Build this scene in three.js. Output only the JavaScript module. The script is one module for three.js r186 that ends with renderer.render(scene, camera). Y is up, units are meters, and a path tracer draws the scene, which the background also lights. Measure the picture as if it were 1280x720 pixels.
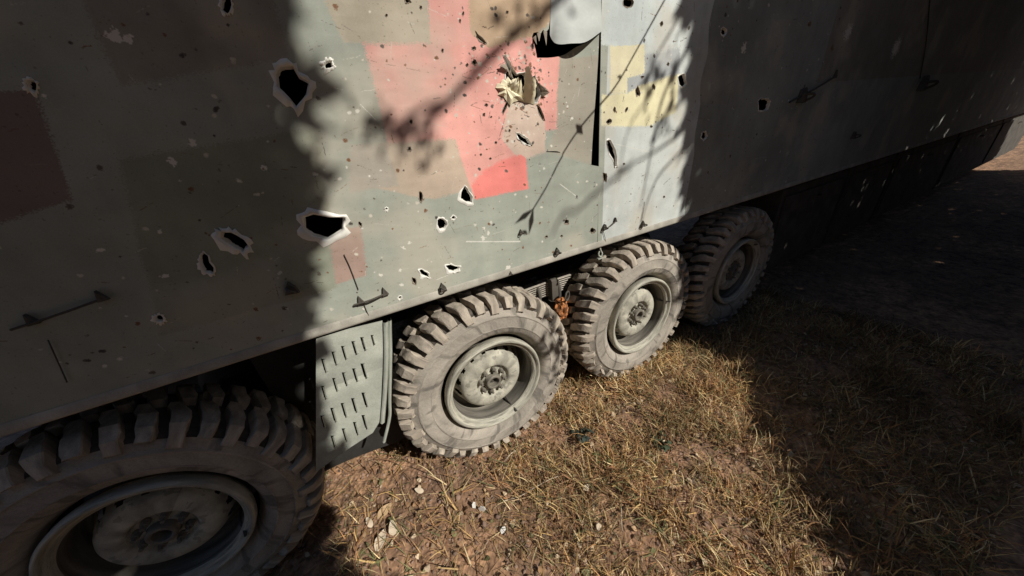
import * as THREE from 'three';
import { mergeGeometries, toCreasedNormals } from 'three/addons/utils/BufferGeometryUtils.js';

// ------------------------------------------------------------------ camera, sky, sun, exposure
const scene = new THREE.Scene();
const V = (x, y, z) => new THREE.Vector3(x, y, z);
const CAM = V(-0.47442, 1.97301, 1.39699), FPX = 380;             // focal length for a picture 720 high
const RT = V(0.874837, -0.101967, 0.473563), UP = V(0.29379, 0.888966, -0.351322), BK = V(-0.385159, 0.446477, 0.807658);
const camera = new THREE.PerspectiveCamera(2 * Math.atan(360 / FPX) * 180 / Math.PI, 16 / 9, 0.05, 400);
camera.position.copy(CAM);
camera.quaternion.setFromRotationMatrix(new THREE.Matrix4().makeBasis(RT, UP, BK));
scene.add(camera);

const SUN = V(0.55, 0.9, 1.0);                                     // towards the sun, for one metre of z
const SUND = SUN.clone().normalize();
{
  const w = 512, h = 256, d = new Float32Array(w * h * 4);
  for (let j = 0; j < h; j++) for (let i = 0; i < w; i++) {
    const el = ((j + 0.5) / h - 0.5) * Math.PI, az = ((i + 0.5) / w - 0.5) * Math.PI * 2;
    const dir = V(Math.cos(el) * Math.cos(az), Math.sin(el), Math.cos(el) * Math.sin(az));
    const s = Math.max(0, dir.dot(SUND)), t = Math.max(0, Math.sin(el));
    const k = Math.pow(1 - t, 3), g = 0.5 * Math.pow(s, 24) + 0.15 * Math.pow(s, 4);
    const o = (j * w + i) * 4, below = el < 0;
    d[o] = below ? 0.10 : 0.10 + 0.32 * k + g; d[o + 1] = below ? 0.09 : 0.20 + 0.30 * k + g * 0.95; d[o + 2] = below ? 0.07 : 0.44 + 0.16 * k + g * 0.85; d[o + 3] = 1;
  }
  const t = new THREE.DataTexture(d, w, h, THREE.RGBAFormat, THREE.FloatType);
  t.mapping = THREE.EquirectangularReflectionMapping; t.magFilter = THREE.LinearFilter; t.needsUpdate = true;
  scene.background = t; scene.environment = t;
  scene.backgroundIntensity = 0.36; scene.environmentIntensity = 0.36;
}
const sun = new THREE.DirectionalLight(new THREE.Color().setRGB(1, 0.955, 0.89), 4.3);
sun.position.copy(SUND).multiplyScalar(14); sun.castShadow = true;
sun.shadow.mapSize.set(4096, 4096); sun.shadow.radius = 1; sun.shadow.bias = -0.0005;
Object.assign(sun.shadow.camera, { left: -9, right: 9, top: 9, bottom: -9, near: 0.5, far: 40 });
scene.add(sun, sun.target);

const renderer = new THREE.WebGLRenderer({ antialias: true });
renderer.setSize(1024, 576);
renderer.toneMapping = THREE.LinearToneMapping;
renderer.toneMappingExposure = 1.06;
renderer.shadowMap.enabled = true;

// ------------------------------------------------------------------ helpers
let seed = 7;
function srand(s) { seed = s >>> 0; }
function R() { seed = (seed + 0x6d2b79f5) | 0; let t = Math.imul(seed ^ (seed >>> 15), 1 | seed); t = (t + Math.imul(t ^ (t >>> 7), 61 | t)) ^ t; return ((t ^ (t >>> 14)) >>> 0) / 4294967296; }
const rr = (a, b) => a + (b - a) * R();
const clamp = (x, a = 0, b = 1) => Math.min(b, Math.max(a, x));
const sm = (a, b, x) => { const t = clamp((x - a) / (b - a)); return t * t * (3 - 2 * t); };
const hash = (x, y) => { let h = Math.imul(x | 0, 374761393) ^ Math.imul(y | 0, 668265263); h = Math.imul(h ^ (h >>> 13), 1274126177); return ((h ^ (h >>> 16)) >>> 0) / 4294967296; };
function vn(x, y) { const i = Math.floor(x), j = Math.floor(y), u = x - i, v = y - j, a = u * u * (3 - 2 * u), b = v * v * (3 - 2 * v); return (hash(i, j) * (1 - a) + hash(i + 1, j) * a) * (1 - b) + (hash(i, j + 1) * (1 - a) + hash(i + 1, j + 1) * a) * b; }
function fbm(x, y, n = 4) { let s = 0, a = 0.5, t = 0; for (let k = 0; k < n; k++) { s += a * vn(x, y); t += a; x = x * 2.03 + 17.1; y = y * 2.03 - 9.7; a *= 0.5; } return s / t; }

const taken = new Map();
function numbered(name) { const n = taken.get(name) ?? 0; taken.set(name, n + 1); return n ? name + '_' + String(n).padStart(3, '0') : name; }
function shade(o) { o.traverse((m) => { if (m.isMesh) { m.castShadow = true; m.receiveShadow = true; } }); return o; }
function tag(o, label, category, group, kind) { if (label) o.userData.label = label; if (category) o.userData.category = category; if (group) o.userData.group = group; if (kind) o.userData.kind = kind; return o; }
function part(name, geo, mat, parent, label) { const m = new THREE.Mesh(Array.isArray(geo) ? mergeGeometries(geo) : geo, mat); m.name = name; m.castShadow = m.receiveShadow = true; if (label) m.userData.label = label; parent.add(m); return m; }
function group(name, parent, pos = [0, 0, 0]) { const g = new THREE.Group(); g.name = name; g.position.set(...pos); parent.add(g); return g; }
function top(name, label, category, pos = [0, 0, 0], grp) { const g = group(numbered(name), scene, pos); return tag(g, label, category, grp); }
const S = (r, g, b) => new THREE.Color().setRGB(r, g, b);
// the ray through a picture point, cut with the plane z = const (the truck's side) or y = const (the ground)
function ray(px, py) { return RT.clone().multiplyScalar((px - 640) / FPX).addScaledVector(UP, (360 - py) / FPX).sub(BK); }
function P(px, py, z = 0) { const d = ray(px, py), s = (z - CAM.z) / d.z; return CAM.clone().addScaledVector(d, s); }
function G(px, py, y = 0) { const d = ray(px, py), s = (y - CAM.y) / d.y; return CAM.clone().addScaledVector(d, s); }
function geo(pos, idx, uv) { const g = new THREE.BufferGeometry(); g.setAttribute('position', new THREE.Float32BufferAttribute(pos, 3)); if (uv) g.setAttribute('uv', new THREE.Float32BufferAttribute(uv, 2)); g.setIndex(idx); g.computeVertexNormals(); return g; }
function noUv(g) { g = g.index ? g.toNonIndexed() : g; g.deleteAttribute('uv'); return g; }
function box(x0, x1, y0, y1, z0, z1) { const g = new THREE.BoxGeometry(x1 - x0, y1 - y0, z1 - z0); g.translate((x0 + x1) / 2, (y0 + y1) / 2, (z0 + z1) / 2); return g; }
function cbox(x0, x1, y0, y1, z0, z1, b) {                          // box with chamfered long edges (profile in y z, length in x)
  const s = new THREE.Shape(); const w = z1 - z0, h = y1 - y0;
  s.moveTo(b, 0); s.lineTo(w - b, 0); s.lineTo(w, b); s.lineTo(w, h - b); s.lineTo(w - b, h); s.lineTo(b, h); s.lineTo(0, h - b); s.lineTo(0, b);
  const g = new THREE.ExtrudeGeometry(s, { depth: x1 - x0, bevelEnabled: false }); g.rotateY(Math.PI / 2); g.rotateX(0); g.translate(x0, y0, z1); return g;
}
function tube(pts, r, seg = 24, rad = 7) { return new THREE.TubeGeometry(new THREE.CatmullRomCurve3(pts), seg, r, rad, false); }
function taper(pts, r0, r1, seg = 20, rad = 8) {
  const c = new THREE.CatmullRomCurve3(pts), f = c.computeFrenetFrames(seg, false), pos = [], idx = [], uv = [];
  for (let i = 0; i <= seg; i++) { const p = c.getPointAt(i / seg), r = r0 + (r1 - r0) * i / seg; for (let j = 0; j <= rad; j++) { const a = j / rad * Math.PI * 2, q = p.clone().addScaledVector(f.normals[i], Math.cos(a) * r).addScaledVector(f.binormals[i], Math.sin(a) * r); pos.push(q.x, q.y, q.z); uv.push(j / rad, i / seg); } }
  for (let i = 0; i < seg; i++) for (let j = 0; j < rad; j++) { const a = i * (rad + 1) + j, b = a + rad + 1; idx.push(a, b, a + 1, b, b + 1, a + 1); }
  return geo(pos, idx, uv);
}
function tex(w, h, f, srgb = true) {                                // f(u, v) -> [r,g,b] 0..255
  const d = new Uint8Array(w * h * 4);
  for (let j = 0; j < h; j++) for (let i = 0; i < w; i++) { const c = f((i + 0.5) / w, (j + 0.5) / h), o = (j * w + i) * 4; d[o] = clamp(c[0], 0, 255); d[o + 1] = clamp(c[1], 0, 255); d[o + 2] = clamp(c[2], 0, 255); d[o + 3] = 255; }
  const t = new THREE.DataTexture(d, w, h); t.wrapS = t.wrapT = THREE.RepeatWrapping; t.magFilter = THREE.LinearFilter; t.minFilter = THREE.LinearMipmapLinearFilter; t.generateMipmaps = true; if (srgb) t.colorSpace = THREE.SRGBColorSpace; t.needsUpdate = true; return t;
}

// ------------------------------------------------------------------ materials
// the camouflage paint of the side, drawn in metres: blocks, cross, dust, scratches, chips and a shade-darkened rear
const poly = (...pts) => pts.map(([x, y]) => { const p = P(x, y); return [p.x, p.y]; });
const PAINT = [
  [[176, 166, 146], poly([380, -60], [528, -60], [538, 53], [455, 55], [430, 54])],
  [[188, 162, 132], poly([583, -60], [760, -60], [700, 20], [668, 45], [600, 62], [588, 40])],
  [[184, 166, 146], poly([470, 178], [572, 173], [590, 235], [545, 250], [470, 235])],
  [[170, 162, 148], poly([437, 180], [480, 178], [500, 232], [437, 240])],
  [[166, 160, 144], poly([697, 72], [749, 70], [748, 206], [684, 190], [697, 160])],
  [[172, 146, 132], poly([400, 285], [452, 285], [458, 345], [405, 360])],
  [[134, 120, 110], poly([-160, 120], [40, 110], [90, 250], [-60, 300])],
  [[150, 146, 132], poly([90, -40], [330, -40], [360, 70], [150, 110])],
  [[146, 150, 132], poly([150, 200], [400, 160], [420, 360], [200, 420])],
  [[206, 214, 210], poly([751, -60], [850, -60], [850, 56], [751, 58])],
  [[230, 222, 184], poly([763, 57], [806, 56], [807, 92], [786, 98], [783, 117], [763, 117])],
  [[232, 224, 182], poly([752, 118], [784, 117], [800, 104], [850, 92], [846, 140], [814, 158], [752, 157])],
  [[176, 180, 178], poly([784, 98], [806, 92], [806, 70], [850, 60], [850, 92], [800, 106], [784, 117])],
  [[222, 161, 149], poly([530, -60], [690, -60], [672, 45], [700, 72], [697, 161], [655, 166], [660, 237], [594, 249], [568, 173], [484, 180], [455, 55], [538, 53])],
  [[188, 162, 132], poly([583, -60], [760, -60], [700, 20], [668, 45], [612, 60], [588, 40])],
  [[204, 182, 164], poly([636, 128], [668, 122], [681, 150], [683, 190], [650, 200], [628, 175])],
  [[232, 136, 126], poly([604, 212], [650, 192], [658, 197], [661, 237], [595, 249], [590, 232])],
];
function inside(p, x, y) { let c = false; for (let i = 0, j = p.length - 1; i < p.length; j = i++) { const [xi, yi] = p[i], [xj, yj] = p[j]; if ((yi > y) !== (yj > y) && x < (xj - xi) * (y - yi) / (yj - yi) + xi) c = !c; } return c; }
for (const e of PAINT) { const xs = e[1].map((q) => q[0]), ys = e[1].map((q) => q[1]); e[2] = [Math.min(...xs), Math.max(...xs), Math.min(...ys), Math.max(...ys)]; }
const CHIPS = [[483, 261, 4], [504, 310, 4], [512, 303, 3.5], [500, 338, 3], [476, 344, 3.5], [502, 356, 3], [605, 286, 3], [611, 291, 3], [604, 298, 4], [462, 220, 2], [635, 335, 4],
  [143, 45, 14], [160, 48, 9], [125, 312, 8], [240, 178, 7], [215, 202, 8], [200, 290, 6], [206, 345, 6], [55, 120, 5], [330, 210, 5], [1060, 40, 5], [1120, 60, 5], [930, 60, 4], [717, 148, 2.5]].map(([x, y, r]) => { const p = P(x, y), q = P(x + r, y); return [p.x, p.y, Math.abs(q.x - p.x) * 0.8]; });
const SCR = [[[583, 302], [650, 302], 0.0035], [[545, 350], [575, 338], 0.002], [[700, 230], [720, 245], 0.002], [[450, 130], [470, 150], 0.002], [[770, 180], [812, 190], 0.002]].map(([a, b, w]) => { const p = P(...a), q = P(...b); return [p.x, p.y, q.x, q.y, w]; });
function paintAt(x, y) {
  const wob = 0.014, xx = x + (fbm(x * 9, y * 9, 2) - 0.5) * wob, yy = y + (fbm(x * 9 + 40, y * 9, 2) - 0.5) * wob;
  let c = x > 1.62 + 0.05 * vn(y * 7, 3) ? (y > 2.1 && x > 3.1 ? [138, 134, 122] : [148, 151, 142]) : x > 0.86 ? [200, 205, 199] : [160, 164, 151];  // rear stretch: shade put into a darker paint tone
  const soft = 0.010 * (hash(x * 4000, y * 4000) - 0.5) * (0.4 + 1.6 * fbm(x * 5, y * 5, 2));
  for (const [col, p, b] of PAINT) if (xx > b[0] && xx < b[1] && yy > b[2] && yy < b[3] && inside(p, xx + soft, yy - soft)) c = col;
  const dust = fbm(x * 2.1 + 3, y * 2.6, 5), rub = fbm(x * 14 + 7, y * 14, 3), gr = hash(x * 900, y * 900) - 0.5, run = fbm(x * 30, y * 2.2, 3);
  let k = 1 + (dust - 0.5) * 0.30 + (rub - 0.5) * 0.10 + gr * 0.05 + (run - 0.5) * 0.05;
  let [r, g, b] = [c[0] * k, c[1] * k, c[2] * k];
  const d2 = sm(0.50, 0.75, fbm(x * 3.3 + 50, y * 3.3 + 11, 5)) * 0.5;   // clinging pale dust
  r += (196 - r) * d2; g += (186 - g) * d2; b += (166 - b) * d2;
  const spk = fbm(x * 160, y * 160, 2); if (spk > 0.87) { r *= 0.8; g *= 0.78; b *= 0.75; }
  for (const [cx, cy, cr] of CHIPS) { const q = Math.hypot(x - cx, y - cy); if (q < cr * 1.6 && q < cr * (0.1 + 1.5 * fbm(x * 150, y * 150, 2))) { r = 218; g = 214; b = 200; } }
  for (const [x0, y0, x1, y1, w] of SCR) { const dx = x1 - x0, dy = y1 - y0, t = clamp(((x - x0) * dx + (y - y0) * dy) / (dx * dx + dy * dy)), q = Math.hypot(x - x0 - t * dx, y - y0 - t * dy); if (q < w * (0.3 + fbm(x * 60, y * 60, 2))) { r = 214; g = 212; b = 200; } }
  return [r, g, b];
}
function scuff(t, [x0, x1, y0, y1], n, sd) {                         // nicks, scrapes and rust specks rubbed into the paint
  srand(sd); const { data, width: w, height: h } = t.image;
  const dot = (x, y, r, c, a) => { const i0 = Math.round((x - x0) / (x1 - x0) * w), j0 = Math.round((y - y0) / (y1 - y0) * h), q = Math.max(0, Math.round(r / (x1 - x0) * w)); for (let j = j0 - q; j <= j0 + q; j++) for (let i = i0 - q; i <= i0 + q; i++) { if (i < 0 || j < 0 || i >= w || j >= h || (i - i0) ** 2 + (j - j0) ** 2 > (q + 0.3) ** 2 || R() < 0.2) continue; const o = (j * w + i) * 4; for (let k = 0; k < 3; k++) data[o + k] += (c[k] - data[o + k]) * a; } };
  const cols = [[216, 212, 198], [208, 200, 182], [96, 88, 78], [120, 84, 58], [70, 64, 58]];
  for (let m = 0; m < n; m++) {
    let x = rr(Math.max(x0, -2.2), Math.min(x1, 3.5)), y = rr(y0, Math.min(y1, 2.7)); const k = R(), c = cols[Math.floor(R() * 5)];
    if (m % 3 === 0 && x0 < 0) { const b = P(648, 112); const q = R() * 6.28, d = 0.06 + 0.35 * R() * R(); x = b.x + Math.cos(q) * d; y = b.y + Math.sin(q) * d; }
    if (k < 0.62) { const r = rr(0.0008, 0.0045); for (let i = 0; i < 4; i++) dot(x + rr(-1, 1) * r, y + rr(-1, 1) * r, r, c, rr(0.5, 0.95)); }
    else { const a = rr(-0.5, 0.5) + (R() < 0.3 ? 1.5 : 0), l = rr(0.01, 0.07) * (k > 0.95 ? 3 : 1), v = rr(0.25, 0.7); for (let i = 0; i < 90; i++) { const q = i / 90; if (vn(q * 9 + m, m) > 0.35) dot(x + Math.cos(a) * l * q, y + Math.sin(a) * l * q + 0.003 * vn(q * 4, m), 0.0008, c, v * 0.6); } }
  }
  t.needsUpdate = true;
}
const XS = 0.852, XL = -3.6, XR = 16, XM = 6.4, YB = 1.282, YT = 3.25;
const dent = tex(512, 512, (u, v) => { const n = 128 * 1 + 150 * (fbm(u * 7 + 3, v * 7, 4) - 0.5) + 26 * (fbm(u * 40, v * 40, 3) - 0.5); return [n, n, n]; }, false);
function paintMat(x0, x1, y0, y1, w, h) {
  return new THREE.MeshStandardMaterial({ map: tex(w, h, (u, v) => paintAt(x0 + u * (x1 - x0), y0 + v * (y1 - y0))), roughness: 0.78, metalness: 0, bumpMap: dent, bumpScale: 0.015, side: THREE.DoubleSide });
}
const UVL = [XL, 0.93, YB, 2.75], UVR = [XS - 0.05, XM, YB, 3.05], UVF = [XM, XR, YB, 3.25];
const mPaintL = paintMat(...UVL, 2048, 760), mPaintR = paintMat(...UVR, 2048, 660), mPaintF = paintMat(...UVF, 1024, 330);
scuff(mPaintL.map, UVL, 1100, 31); scuff(mPaintR.map, UVR, 420, 32);
const grit = tex(512, 512, (u, v) => { const n = 128 + 190 * (fbm(u * 24, v * 24, 5) - 0.5); return [n, n, n]; }, false);
const plain = (r, g, b, rough = 0.85, metal = 0, amp = 0.5) => new THREE.MeshStandardMaterial({ map: tex(256, 256, (u, v) => { const k = 1 + (fbm(u * 9, v * 9, 5) - 0.5) * amp + (hash(u * 256, v * 256) - 0.5) * 0.08; return [r * k, g * k, b * k]; }), roughness: rough, metalness: metal, bumpMap: grit, bumpScale: 0.002, side: THREE.DoubleSide });
const mGuard = plain(170, 173, 160, 0.8, 0, 0.35), mBlack = plain(82, 78, 71, 0.95), mShadeDark = plain(50, 48, 45, 0.95), mFrame = plain(82, 77, 69, 0.9), mSteel = plain(172, 164, 150, 0.75, 0, 0.6), mRust = plain(150, 98, 58, 0.95, 0, 1.7);
const mSill = plain(172, 167, 154, 0.85, 0, 0.3), mInner = plain(60, 58, 54, 0.95);
const mChip = new THREE.MeshStandardMaterial({ color: S(0.80, 0.78, 0.70), roughness: 0.6, side: THREE.DoubleSide });
const mTorn = new THREE.MeshStandardMaterial({ color: S(0.86, 0.78, 0.54), roughness: 0.6, side: THREE.DoubleSide });
const mTornDark = new THREE.MeshStandardMaterial({ color: S(0.30, 0.25, 0.19), roughness: 0.8, side: THREE.DoubleSide });
const mTyre = new THREE.MeshStandardMaterial({
  map: tex(1024, 256, (u, v) => {
    const a = u * Math.PI * 2, X = Math.cos(a) * 4, Y = Math.sin(a) * 4, n = fbm(X + v * 5, Y + v * 5, 5), f = fbm(X * 9 + 3 + v * 9, Y * 9 + v * 13, 4), g = hash(u * 1024, v * 256) - 0.5;
    const k = 0.80 + 0.40 * n + 0.10 * (f - 0.5) + g * 0.12, w = sm(0.56, 0.74, fbm(X * 2.3 + 40, Y * 2.3 + v * 3, 4)) * 0.5 + sm(0.66, 0.74, fbm(X * 30, Y * 30 + v * 90, 2)) * 0.14;
    return [(162 - 74 * w) * k, (154 - 70 * w) * k, (141 - 64 * w) * k];
  }), roughness: 0.95, bumpMap: grit, bumpScale: 0.0025 });
const mRubber = plain(88, 82, 74, 0.95, 0, 0.8);  // dark rubber, with the shadow between the lugs put into its tone
const mTread = new THREE.MeshStandardMaterial({ map: tex(512, 128, (u, v) => { const n = fbm(u * 40, v * 9, 4), k = 0.75 + 0.5 * n + 0.1 * (hash(u * 512, v * 128) - 0.5); return [168 * k, 157 * k, 141 * k]; }), roughness: 0.95, bumpMap: grit, bumpScale: 0.0025 });
const mRim = new THREE.MeshStandardMaterial({ map: tex(512, 256, (u, v) => { const n = fbm(u * 22, v * 10, 5), k = 0.72 + 0.55 * n + 0.1 * (hash(u * 512, v * 256) - 0.5), r = fbm(u * 30 + 9, v * 14, 3) > 0.68 ? 0.84 : 1; return [172 * k * r, 168 * k * r, 152 * k * r]; }), roughness: 0.85, bumpMap: grit, bumpScale: 0.002, side: THREE.DoubleSide });
mTyre.bumpMap = grit.clone(); mTyre.bumpMap.repeat.set(7, 0.8); mTread.bumpMap = grit.clone(); mTread.bumpMap.repeat.set(4, 2); mRim.bumpMap = grit.clone(); mRim.bumpMap.repeat.set(6, 2);
const mBarrel = plain(112, 107, 97, 0.9, 0, 0.9);  // darker than the rim: shade of the recess put into the colour
const mNut = plain(122, 116, 104, 0.8, 0, 0.5);
const mBark = plain(92, 78, 64, 0.95, 0, 0.9);

// ------------------------------------------------------------------ the ground
function groundY(x, z) {
  let y = (fbm(x * 0.7 + 5, z * 0.7, 3) - 0.5) * 0.10 + (fbm(x * 4, z * 4 + 9, 4) - 0.5) * 0.045;
  const d = Math.hypot(x, z); y *= sm(0.0, 0.6, Math.abs(z + 0.2)) * 0.5 + 0.5;
  return y * (1 - sm(14, 30, d));
}
const soilAt = (x, z) => sm(0.42, 0.62, fbm(x * 1.4 + 20, z * 1.4, 3) * 0.6 + 0.4 * sm(0.5, -0.9, x + 0.25 * z));   // 1 = bare soil
{
  const pos = [], idx = [], uv = [], nx = 300, nz = 240;
  const X = (i) => { const t = i / nx * 2 - 1; return 2.8 * t + 170 * Math.sign(t) * Math.max(0, Math.abs(t) - 0.72) ** 2 * 12; };
  const Z = (j) => { const t = j / nz * 2 - 1; return 0.3 + 2.0 * t + 170 * Math.sign(t) * Math.max(0, Math.abs(t) - 0.72) ** 2 * 12; };
  for (let j = 0; j <= nz; j++) for (let i = 0; i <= nx; i++) { const x = X(i), z = Z(j); pos.push(x, groundY(x, z) + (fbm(x * 22, z * 22, 3) - 0.5) * 0.02, z); uv.push(x / 2.6, -z / 2.6); }
  for (let j = 0; j < nz; j++) for (let i = 0; i < nx; i++) { const a = j * (nx + 1) + i, b = a + nx + 1; idx.push(a, b, a + 1, b, b + 1, a + 1); }
  const per = (u, v, f, o, n) => { // tiling fbm
    const q = (a, b) => fbm(a * f + o, b * f - o, n), wu = sm(0.8, 1, u), wv = sm(0.8, 1, v);
    return (q(u, v) * (1 - wu) + q(u - 1, v) * wu) * (1 - wv) + (q(u, v - 1) * (1 - wu) + q(u - 1, v - 1) * wu) * wv;
  };
  const map = tex(1024, 1024, (u, v) => {
    const a = per(u, v, 5, 3, 5), b = per(u, v, 40, 8, 4), c = per(u, v, 150, 5, 2), m = sm(0.4, 0.62, a);
    const k = 0.55 + 0.6 * b + 0.45 * (c - 0.5);
    return [(162 + 26 * m) * k, (127 + 20 * m) * k, (99 + 14 * m) * k];
  });
  const bump = tex(1024, 1024, (u, v) => { const n = 255 * (0.5 * per(u, v, 40, 8, 4) + 0.5 * per(u, v, 150, 5, 2)); return [n, n, n]; }, false);
  const m = new THREE.MeshStandardMaterial({ map, bumpMap: bump, bumpScale: 0.02, roughness: 1 });
  const g = new THREE.Mesh(geo(pos, idx, uv), m); g.name = 'ground'; g.receiveShadow = true; g.castShadow = true; g.userData.kind = 'structure'; scene.add(g);
}

// ------------------------------------------------------------------ the truck
const truck = top('armoured_truck', 'bullet-riddled grey-green military truck body with a faded red cross on its side', 'truck');
// hole outlines in side coordinates
function outline(pts) { return pts.map(([x, y]) => { const p = P(x, y); return new THREE.Vector2(p.x, p.y); }); }
function blob(px, py, a, b, deg, n = 11, jag = 0.3) {              // a, b half sizes in picture points
  const o = []; const t = deg * Math.PI / 180;
  for (let i = 0; i < n; i++) { const q = i / n * Math.PI * 2, k = 1 + (R() - 0.5) * 2 * jag, u = Math.cos(q) * a * k, v = Math.sin(q) * b * k; o.push([px + u * Math.cos(t) - v * Math.sin(t), py + u * Math.sin(t) + v * Math.cos(t)]); }
  return o;
}
srand(11);
const holes = [];   // [outline, width of the bare metal lip, push depth]
const H = (pts, lip = 0.008, depth = 0.014) => holes.push([outline(pts), lip, depth]);
H([[581, 232], [585, 238], [590, 246], [590, 253], [584, 253], [576, 248], [577, 240]], 0.010, 0.022);
H([[551, 273], [556, 275], [559, 280], [556, 286], [550, 287], [547, 281], [547, 275]], 0.009, 0.018);
H(blob(567, 272, 2.2, 2, 20), 0.006); H(blob(450, 280, 1.8, 3, -20), 0.003); H(blob(526, 245, 1.8, 6.5, -6), 0.004);
H(blob(530, 342, 6.5, 3, 38), 0.009); H(blob(518, 351, 2.2, 4.5, -25), 0.004);
H([[557, 332], [563, 331], [569, 333], [574, 333], [573, 337], [568, 340], [562, 339]], 0.011, 0.02);
H(blob(500, 372, 2, 1.8, 0), 0.005); H(blob(483, 261, 1.3, 1.3, 0), 0.005);
H(blob(708, 277, 2.2, 3.2, 0), 0.002); H(blob(683, 296, 1.6, 1.6, 0), 0.002); H(blob(702, 295, 1.3, 1.2, 0), 0.002); H(blob(741, 288, 3.2, 3.2, 30), 0.003);
H(blob(593, 78, 2.4, 3, -30), 0.003); H(blob(584, 81, 1.3, 1.8, 0), 0.002); H(blob(510, 1, 3.2, 2.4, 20), 0.003); H(blob(483, 19, 1.3, 1.3, 0), 0.002); H(blob(526, 9, 1.2, 1.6, 0), 0.002);
H(blob(579, 17, 1, 2, 0), 0.002); H(blob(575, 26, 1, 1.6, 0), 0.002); H(blob(553, 63, 1, 2, 0), 0.002); H(blob(634, 15, 1.2, 1.2, 0), 0.002);
H([[595, 40], [598, 44], [604, 49], [608, 54], [605, 54], [600, 50], [596, 46]], 0.004);
H(blob(592, 60, 2.2, 1.5, 0), 0.003); H(blob(608, 131, 1.8, 1.6, 30), 0.002); H(blob(605, 143, 1.2, 1.8, 0), 0.002); H(blob(614, 146, 1, 1, 0), 0.002); H(blob(514, 152, 1.2, 2, 0), 0.002); H(blob(512, 186, 1.5, 2, 0), 0.004); H(blob(613, 198, 1, 1, 0), 0.002); H(blob(601, 193, 1, 1, 0), 0.002); H(blob(620, 178, 1.2, 1.2, 0), 0.002); H(blob(637, 163, 1, 1.5, 0), 0.002);
H([[645, 166], [650, 167], [655, 171], [660, 174], [664, 181], [660, 181], [655, 178], [649, 174]], 0.007, 0.016);
H([[634, 125], [637, 124], [633, 134], [629, 143], [628, 139]], 0.003);
H([[671, 131], [675, 134], [679, 143], [681, 150], [678, 149], [673, 139]], 0.003);
H([[629, 69], [632, 70], [638, 79], [641, 86], [646, 93], [655, 91], [663, 97], [668, 94], [674, 107], [676, 117], [671, 128], [666, 129], [658, 126], [648, 121], [640, 118], [634, 108], [632, 92], [636, 88], [632, 78]], 0.005, 0.03);
// the shot-up stretch further forward
H([[350, 85], [366, 83], [374, 96], [386, 103], [383, 118], [370, 133], [361, 122], [347, 108], [346, 94]], 0.017, 0.03);
H(blob(410, 81, 5, 5, 20), 0.010); H(blob(40, 108, 5, 8, -30), 0.006); H(blob(283, 6, 6, 14, -8), 0.006); H(blob(294, 301, 21, 9, 38), 0.018, 0.03); H(blob(257, 330, 7, 13, -25), 0.008);
H([[380, 272], [392, 268], [412, 272], [430, 272], [428, 288], [410, 299], [392, 294], [381, 286]], 0.022, 0.03); H(blob(199, 398, 5, 4, 0), 0.008);
const flapEdge = [[749, 208], [743, 207], [722, 203], [707, 198], [701, 191], [683, 190], [682, 150], [679, 112], [671, 71], [669, 60], [665, 46], [667, 41], [672, 40], [676, 42], [679, 37], [682, 41], [686, 36], [688, 20], [700, -46], [751, -60]];
const leftHoles = holes.splice(0);
H(blob(785, 3, 7, 6, 5, 8, 0.12), 0.003); H([[732, 84], [737, 85]].length ? blob(797, 114, 2.6, 6, -10) : [], 0.003); H(blob(817, 108, 1.6, 3.4, -5), 0.002); H(blob(827, 30, 2, 2.6, 0), 0.002); H(blob(835, 80, 1.4, 2, 0), 0.002);
H(blob(762, 152, 3.6, 2.8, -40), 0.003); H([[758, 176], [763, 175], [768, 185], [771, 196], [771, 208], [768, 208], [766, 198], [761, 190]], 0.008, 0.014); H(blob(756, 221, 2.4, 5.5, -5), 0.003); H(blob(780, 205, 1.2, 1.2, 0), 0.002); H(blob(814, 158, 1.3, 1.3, 0), 0.002);
H(blob(768, 137, 1.3, 3, 0), 0.002); H(blob(783, 137, 1.6, 2.6, 20), 0.002); H(blob(830, 246, 1.3, 1.3, 0), 0.002); H(blob(803, 96, 2, 1.4, 0), 0.002);
H(blob(853, 99, 5, 8, 0), 0.006); H(blob(955, 131, 7, 9, 10), 0.006, 0.02); H(blob(1040, 60, 2, 3, 0), 0.003); H(blob(1012, 30, 2.2, 3, 0), 0.003); H(blob(905, 40, 4, 5, 0), 0.005); H(blob(880, 170, 4, 5, 0), 0.005);
const rightHoles = holes.splice(0);

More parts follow.
